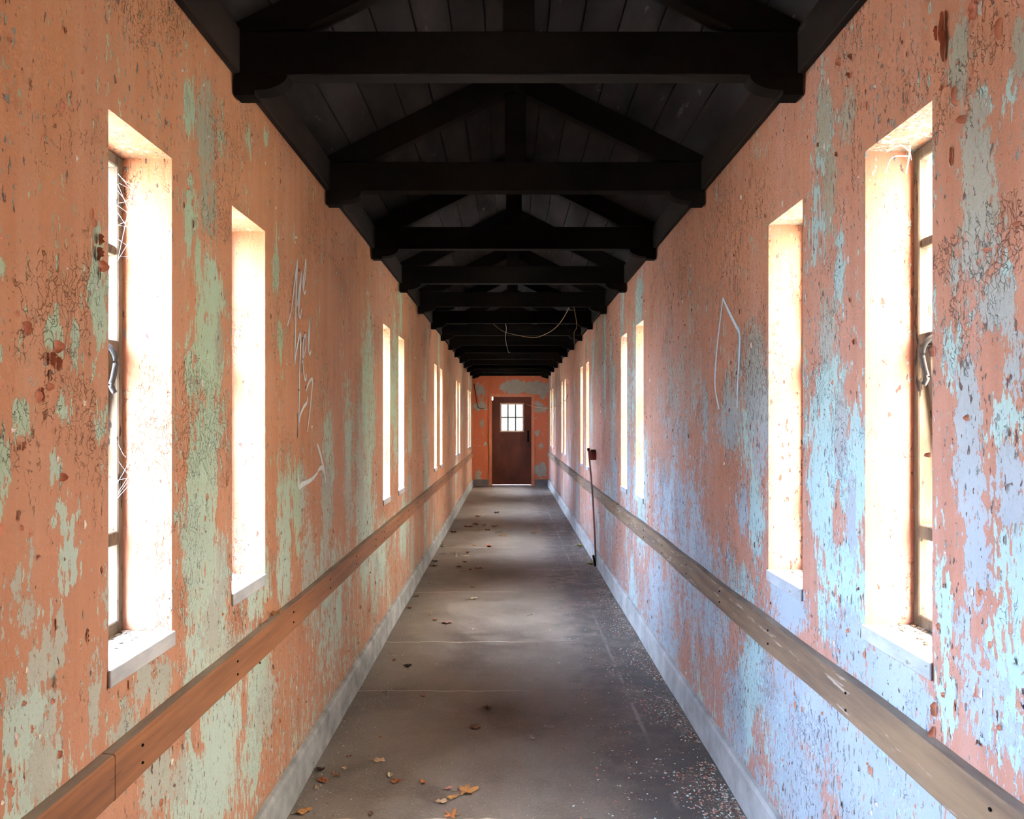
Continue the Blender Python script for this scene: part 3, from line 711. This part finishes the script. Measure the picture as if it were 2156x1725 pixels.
flakes('floor_grit', 1300, 'fine pale grit scattered over the middle of the floor', gm, [M_FS, M_FA, M_FW, M_FD], (.6, .4, 3, 4), .001, .0032)

# ------------------------------------------------------------------ leaves
LC = {'ochre': ((.42, .20, .065), (.60, .31, .11)), 'tan': ((.42, .28, .17), (.60, .43, .28)), 'rust': ((.26, .085, .03), (.42, .15, .05)), 'brown': ((.15, .075, .04), (.27, .14, .075)),
      'dark': ((.05, .025, .018), (.10, .05, .035)), 'pink': ((.42, .20, .15), (.56, .32, .25)), 'grey': ((.24, .21, .20), (.40, .36, .34)), 'pale': ((.52, .42, .29), (.68, .58, .42)),
      'yellow': ((.38, .34, .05), (.55, .48, .10)), 'orange': ((.50, .17, .055), (.64, .27, .10)), 'black': ((.008, .007, .007), (.02, .016, .014))}
LM = {k: mat_simple('leaf_'+k, tuple(q*.62 for q in a), tuple(q*.62 for q in b), 45, (1, 1, 1), .7, .3, .0008) for k, (a, b) in LC.items()}
def leaf(px, py, wpx, shape, colr, label, rot=None, X=None):
    rnd = random.Random(int(px*13+py*7)); x, y, zf = floor_pt(px, py); L = max(.012, wpx*zf/1000); zb = .0015
    if X: x, y, zb = X
    rot = rnd.uniform(0, 2*PI) if rot is None else rot
    bm = bmesh.new(); name = {'maple': 'maple_leaf', 'leaf': 'dry_leaf', 'scrap': 'paper_scrap', 'twig': 'twig', 'cup': 'curled_leaf'}[shape]
    if shape == 'twig':
        pts = [(-L/2, 0, 0), (-L*.2, L*.07, .003), (L*.15, -L*.03, .006), (L/2, L*.08, .002)]
        tube(bm, spline(pts, 4), L*.03, 6, L*.015); tube(bm, [(L*.1, -L*.02, .005), (L*.28, -L*.2, .01), (L*.34, -L*.26, .006)], L*.018, 5)
    else:
        N = 40 if shape == 'maple' else 24; R = []
        for i in range(N):
            t = 2*PI*i/N
            if shape == 'maple':
                lob = 0
                for c, wd, h in ((0, .30, 1), (1.15, .28, .86), (-1.15, .28, .86), (2.2, .26, .55), (-2.2, .26, .55)):
                    d = abs((t-c+PI) % (2*PI)-PI); lob = max(lob, h*max(0, 1-(d/(wd*1.9))**1.1))
                r = .30+.70*lob+(.05 if i % 2 else -.04)
            elif shape == 'scrap': r = rnd.uniform(.55, 1)*(1 if math.cos(t)**2 > .3 else .6)
            else: r = math.sqrt(math.cos(t)**2+(math.sin(t)*.62)**2)*(1+(.14 if i % 3 == 0 else -.05))*rnd.uniform(.92, 1.06)
            R.append(r*.5)
        lift = {'maple': .16, 'leaf': .30, 'scrap': .14, 'cup': .5}[shape]; ph = rnd.uniform(0, 6)
        def P(r, t):
            u, v = r*math.cos(t), r*math.sin(t)
            z = lift*(.9*abs(v)*1.2+.55*u*u*2)+.07*math.sin(4*t+ph)*r*2*(1 if shape != 'scrap' else .4)
            if shape == 'cup': v *= 1-.9*r*r; z += .25*r*r
            z += .035*mnoise.noise(Vector((u*6+px, v*6, 0)))
            return (u*L, v*L, z*L)
        c = bm.verts.new(P(0, 0)); rings = [[bm.verts.new(P(R[i]*q, 2*PI*i/N)) for i in range(N)] for q in (.35, .68, 1)]
        for i in range(N):
            j = (i+1) % N; bm.faces.new((c, rings[0][i], rings[0][j]))
            for a, b in zip(rings, rings[1:]): bm.faces.new((a[i], b[i], b[j], a[j]))
    zmin = min(v.co.z for v in bm.verts)
    bmesh.ops.translate(bm, vec=(0, 0, -zmin), verts=bm.verts[:])
    o = obj(name, bm, LM[colr], None, shape != 'scrap')
    rad = max(math.hypot(v.co.x, v.co.y) for v in o.data.vertices)
    if X is None: x = max(XL+.03+rad, min(XR-.03-rad, x))
    o.location = (x, y, zb); o.rotation_euler = (0, 0, rot)
    if shape != 'twig':
        m = o.modifiers.new('thick', 'SOLIDIFY'); m.thickness = max(.0006, L*.008); m.offset = 1
        if shape in ('maple', 'leaf', 'cup') and wpx > 11:
            bm = bmesh.new(); e = -.30*.5*L if shape == 'maple' else -.48*L
            tube(bm, spline([(e*.6, 0, .004), (e-.10*L, .02*L, .003), (e-.26*L, .06*L, .002), (e-.36*L, .05*L, .006)], 4), max(.0007, L*.011), 5)
            obj('stem', bm, LM['brown'], o)
    tag(o, label, {'scrap': 'paper scrap', 'twig': 'twig'}.get(shape, 'leaf'), 'fallen leaves and scraps on the corridor floor')
    return o
for a in [
 (980,1668,60,'maple','ochre','large ochre maple leaf lying flat, biggest leaf on the near floor',.2),
 (952,1681,24,'leaf','ochre','small ochre leaf just in front of the big maple leaf'),
 (931,1690,24,'leaf','tan','pale tan leaf in front of and left of the big maple leaf',.1),
 (945,1663,18,'cup','pink','small pinkish curled leaf touching the left tip of the big maple leaf'),
 (890,1650,17,'cup','orange','small round red-brown curled leaf alone left of the big maple leaf'),
 (834,1647,23,'leaf','rust','rust-coloured leaf, lower right of a close pair near the left wall'),
 (821,1636,19,'cup','pale','pale yellow curled leaf, upper left of a close pair near the left wall'),
 (797,1604,27,'leaf','tan','tan fan-shaped leaf behind the close pair near the left wall',0),
 (725,1619,15,'leaf','tan','small tan leaf just right of the dark brown leaf heap'),
 (704,1634,34,'maple','brown','dark brown crumpled leaf at the right of the heap by left skirting'),
 (679,1646,26,'leaf','rust','rust-brown crumpled leaf at the front of the heap by left skirting'),
 (672,1624,21,'cup','dark','very dark curled leaf at the back of the heap by left skirting'),
 (667,1661,14,'cup','tan','small tan curled leaf in front of the heap by left skirting'),
 (734,1594,13,'leaf','brown','flat brown leaf fragment behind the heap by left skirting'),
 (640,1711,32,'leaf','ochre','ochre leaf at the bottom left corner of the floor by the skirting',.6),
 (950,1719,46,'maple','orange','orange jagged leaf cut off by the bottom edge of the picture',1.2),
 (781,1717,15,'cup','brown','small brown leaf at the bottom edge between two bigger leaves'),
 (1026,1494,20,'cup','brown','brown curled leaf in the dark stretch of floor, right of two alike'),
 (1000,1534,24,'leaf','brown','brown leaf in the dark stretch of floor, in front of two alike',.1),
 (891,1468,10,'cup','orange','tiny bright orange leaf just in front of a floor crack'),
 (1119,1555,25,'scrap','grey','grey crumpled scrap in the dark stretch of floor, nearer of two'),
 (1155,1532,29,'scrap','grey','flat grey scrap in the dark stretch of floor, farther of two',0),
 (858,1405,19,'cup','black','black rounded lump on the floor left of centre'),
 (830,1391,12,'leaf','rust','small rusty leaf between the black lump and left skirting'),
 (812,1460,24,'twig','dark','dark twig lying along the floor crack by left skirting'),
 (801,1553,8,'leaf','rust','tiny rusty leaf fragment alone on dark floor near left wall'),
 (989,1343,16,'twig','grey','thin grey twig in the bright patch of floor at centre',1.4),
 (996,1262,21,'leaf','pale','pale tan leaf with raised tip behind the bright floor patch',.5),
 (995,1238,12,'leaf','brown','small brown leaf behind the pale raised-tip leaf'),
 (941,1313,20,'leaf','pink','pinkish tan leaf left of the bright floor patch, right of three',0),
 (906,1295,13,'leaf','tan','tan leaf left of the bright floor patch, farthest of three'),
 (916,1307,12,'leaf','rust','rust leaf left of the bright floor patch, middle of three'),
 (997,1327,11,'leaf','pale','small pale leaf in the middle of the bright floor patch'),
 (1116,1297,12,'twig','dark','short dark twig right of centre in the bright floor patch'),
 (903,1230,7,'leaf','yellow','tiny yellow leaf on dark floor beside left skirting'),
 (876,1257,13,'leaf','dark','dark brown leaf against left skirting behind a tan pair'),
 (862,1281,12,'leaf','rust','rusty leaf against left skirting level with the bright floor patch'),
 (1007,1198,16,'leaf','rust','rust leaf in the dark band, right end of a loose row'),
 (990,1201,9,'cup','rust','small rust curled leaf beside the pale strip in a loose row'),
 (966,1194,12,'leaf','rust','rust leaf above the pale strip in the dark band'),
 (976,1203,17,'scrap','grey','pale grey strip lying among rust leaves in the dark band',0),
 (979,1184,12,'leaf','brown','brown leaf between the pale scraps and the rust leaf row'),
 (984,1165,12,'cup','rust','rust curled leaf behind the pale scraps heap'),
 (980,1172,21,'scrap','pale','pale crumpled scrap at the right end of the scraps heap',0),
 (958,1165,28,'scrap','grey','long grey scrap in the middle of the scraps heap',0),
 (932,1167,16,'scrap','grey','grey scrap at the left end of the scraps heap',.3),
 (933,1153,13,'cup','pale','pale tan curled leaf against left skirting behind the scraps heap'),
 (998,1149,11,'leaf','orange','small orange leaf on the far joint line, left of two'),
 (1030,1152,17,'cup','orange','orange curled leaf on the far joint line, right of two'),
 (1060,1129,23,'maple','ochre','ochre broad leaf at the middle of the floor beyond the far joint line'),
 (1051,1122,16,'twig','dark','dark twig behind the ochre broad leaf at mid floor',.2),
 (1123,1124,15,'leaf','ochre','ochre leaf right of centre beyond the far joint line'),
 (1143,1118,10,'leaf','tan','small tan leaf right of and behind the ochre one right of centre'),
 (986,1110,18,'leaf','rust','rust leaf at the left of the distant leaf row in dark band'),
 (1002,1105,13,'leaf','orange','orange leaf in the distant leaf row, second from left'),
 (1019,1106,9,'leaf','brown','brown leaf in the distant leaf row, third from left'),
 (1040,1109,12,'leaf','rust','rust leaf at the right end of the distant leaf row'),
 (1075,1119,10,'leaf','pink','faint pinkish leaf near the centre line in the distance'),
 (1027,1117,11,'leaf','brown','brown leaf in front of the distant leaf row'),
 (955,1121,12,'leaf','rust','rust leaf against left skirting level with the distant row'),
 (1045,1080,11,'leaf','pink','pinkish leaf in the farthest but one bright floor band'),
 (1006,1088,12,'leaf','rust','rust leaf at the left edge of the distant bright floor band'),
 (1137,1089,10,'scrap','grey','grey scrap at the right of the distant bright floor band'),
 (915,1183,16,'leaf','dark','dark leaf against left skirting in front of scraps heap, farther of two'),
 (913,1193,17,'leaf','brown','brown leaf against left skirting in front of scraps heap, nearer of two'),
 (1160,1043,9,'leaf','yellow','tiny yellow leaf by right skirting near the end door'),
 (1227,1151,15,'cup','yellow','yellow-green curled leaf by right skirting beyond the leaning pole'),
 (1243,1189,17,'cup','yellow','yellow-green curled leaf at the foot of the leaning pole')]:
    leaf(*a)
for px, py, q, c, lab in ((572, 1310, .03, 'ochre', 'curled ochre leaf resting on top of the left rail'), (543, 1332, .028, 'brown', 'brown twig resting on top of the left rail')):
    y, z = wall_pt(-1, px, py)
    leaf(px, 1500, 20, 'leaf' if c == 'ochre' else 'twig', c, lab, PI/2, (XL+.016, y, .797))

# ------------------------------------------------------------------ leaning pole and red box on the right wall
bx = empty('alarm_box', (XR, 5.06*F, 1.15)); tag(bx, 'small dark red metal box fixed on the right wall above the rail', 'wall box')
bm = bmesh.new(); box(bm, -.066, -.001, 0, .085, -.055, .050); bevel(bm, .005, 2); obj('case', bm, M_REDB, bx)
bm = bmesh.new(); box(bm, -.074, -.0665, .004, .081, -.051, .046); bevel(bm, .003); obj('cover', bm, M_REDB, bx)
bm = bmesh.new(); box(bm, -.060, -.010, -.006, -.0003, .030, .058); obj('bracket', bm, M_IRON, bx)
pl = empty('leaning_pole', (.900, 4.93*F, 0)); tag(pl, 'thin rusty metal pole leaning against the right wall beside the red box', 'pole')
bm = bmesh.new(); tube(bm, spline([(0, 0, .004), (-.012, .04, .40), (-.030, .10, .8), (-.062, .14, 1.20)], 8), .010, 10); obj('shaft', bm, M_POLE, pl, True)
bm = bmesh.new(); tube(bm, [(-.0615, .139, 1.195), (-.0635, .142, 1.225)], .016, 10); obj('cap', bm, M_IRON, pl, True)
bm = bmesh.new(); tube(bm, [(-.004, -.004, .004), (-.018, -.016, .06), (-.030, -.02, .12)], .011, 8); obj('foot_bracket', bm, M_BEAM, pl, True)

# ------------------------------------------------------------------ hanging creepers and wires
def strand(name, pts, r, label, cat, m=M_TEND, extra=()):
    o = Vector(pts[0]); bm = bmesh.new(); tube(bm, [p-o for p in spline(pts, 8)], r, 5, r*.6)
    for e in extra: tube(bm, [Vector(p)-o for p in spline(e, 5)], r*.7, 5, r*.3)
    ob = obj(name, bm, m); ob.location = o; tag(ob, label, cat); return ob
def at(px, py, zf): return ((px-VX)*zf/1000, zf*F, EYE-(py-VY)*zf/1000)
strand('hanging_creeper', [at(1198,648,4.50),at(1185,672,4.7),at(1170,690,4.9),at(1150,703,5.1),at(1124,711,5.3),at(1090,706,5.5),at(1060,698,5.65),at(1035,680,5.75)], .004, 'long dry creeper drooping in a curve below the middle roof trusses', 'creeper')
strand('dangling_thread', [at(1059,668,5.3),at(1066,690,5.35),at(1064,712,5.4),at(1070,740,5.42),at(1074,742,5.42)], .0022, 'thin pale thread dangling from a tie beam left of centre', 'thread', M_WEB)
strand('hanging_twig', [at(1208,646,4.51),at(1213,672,4.52),at(1214,690,4.55),at(1209,700,4.6),at(1209,715,4.6),at(1211,731,4.6)], .003, 'short dry stem dangling from a corbel on the right side', 'creeper')
strand('drooping_creeper', [at(1196,832,7.42),at(1188,846,7.8),at(1170,855,8.8),at(1150,859,9.6),at(1125,857,10.4),at(1107,851,11.1)], .006, 'dry creeper drooping from the right wall toward the end door', 'creeper')
strand('broken_conduit', [at(998,808,11.1),at(1001,828,11.1),at(1005,852,11.1),at(1008,859,11.1),at(1020,860,11.1)], .012, 'dark broken conduit bracket at the upper left of the end wall', 'conduit', M_TRIM)
strand('bent_wire', [at(1022,848,11.192),at(1030,825,11.192),at(1035,808,11.192),at(1040,806,11.192),at(1044,808,11.192)], .004, 'thin orange bent wire on the end wall above door corner', 'wire')
z1 = WZ[1][1]; a = WIN[1][[k for _, _, k in WIN[1]].index(0)]
strand('dried_root', [(XR+.09, a[1]-.05, z1-.002), (XR+.085, a[1]-.055, z1-.03), (XR+.08, a[1]-.05, z1-.075)], .003, 'forked pale dry root hanging in the head of the nearest right window', 'root', M_WEB,
    extra=[[(XR+.09, a[1]-.05, z1-.02), (XR+.06, a[1]-.06, z1-.005), (XR+.03, a[1]-.05, z1-.02)], [(XR+.09, a[1]-.05, z1-.025), (XR+.10, a[1]-.03, z1-.01), (XR+.11, a[1]-.02, z1-.03)], [(XR+.088, a[1]-.05, z1-.03), (XR+.05, a[1]-.04, z1-.03), (XR+.035, a[1]-.035, z1-.07)]])
# cobwebs in the nearest left window
rnd = random.Random(4); a = WIN[-1][[k for _, _, k in WIN[-1]].index(0)]
def web(cz, h, n, label):
    bm = bmesh.new()
    for _ in range(n):
        p = Vector((XL-.118, a[1]-.035+rnd.uniform(-.01, .0), cz+rnd.uniform(-h, h))); q = Vector((XL-rnd.uniform(.03, .10), a[1]-.003, cz+rnd.uniform(-h, h)))
        m = (p+q)/2-Vector((0, .004, rnd.uniform(0, .02))); tube(bm, spline([p, m, q], 4), .00022, 3)
    tag(obj('cobweb', bm, M_WEB), label, 'cobweb', kind='stuff')
web(2.02, .13, 14, 'white cobweb strands in the top corner of the nearest left window')
web(1.38, .08, 8, 'white cobweb strands halfway down the nearest left window')
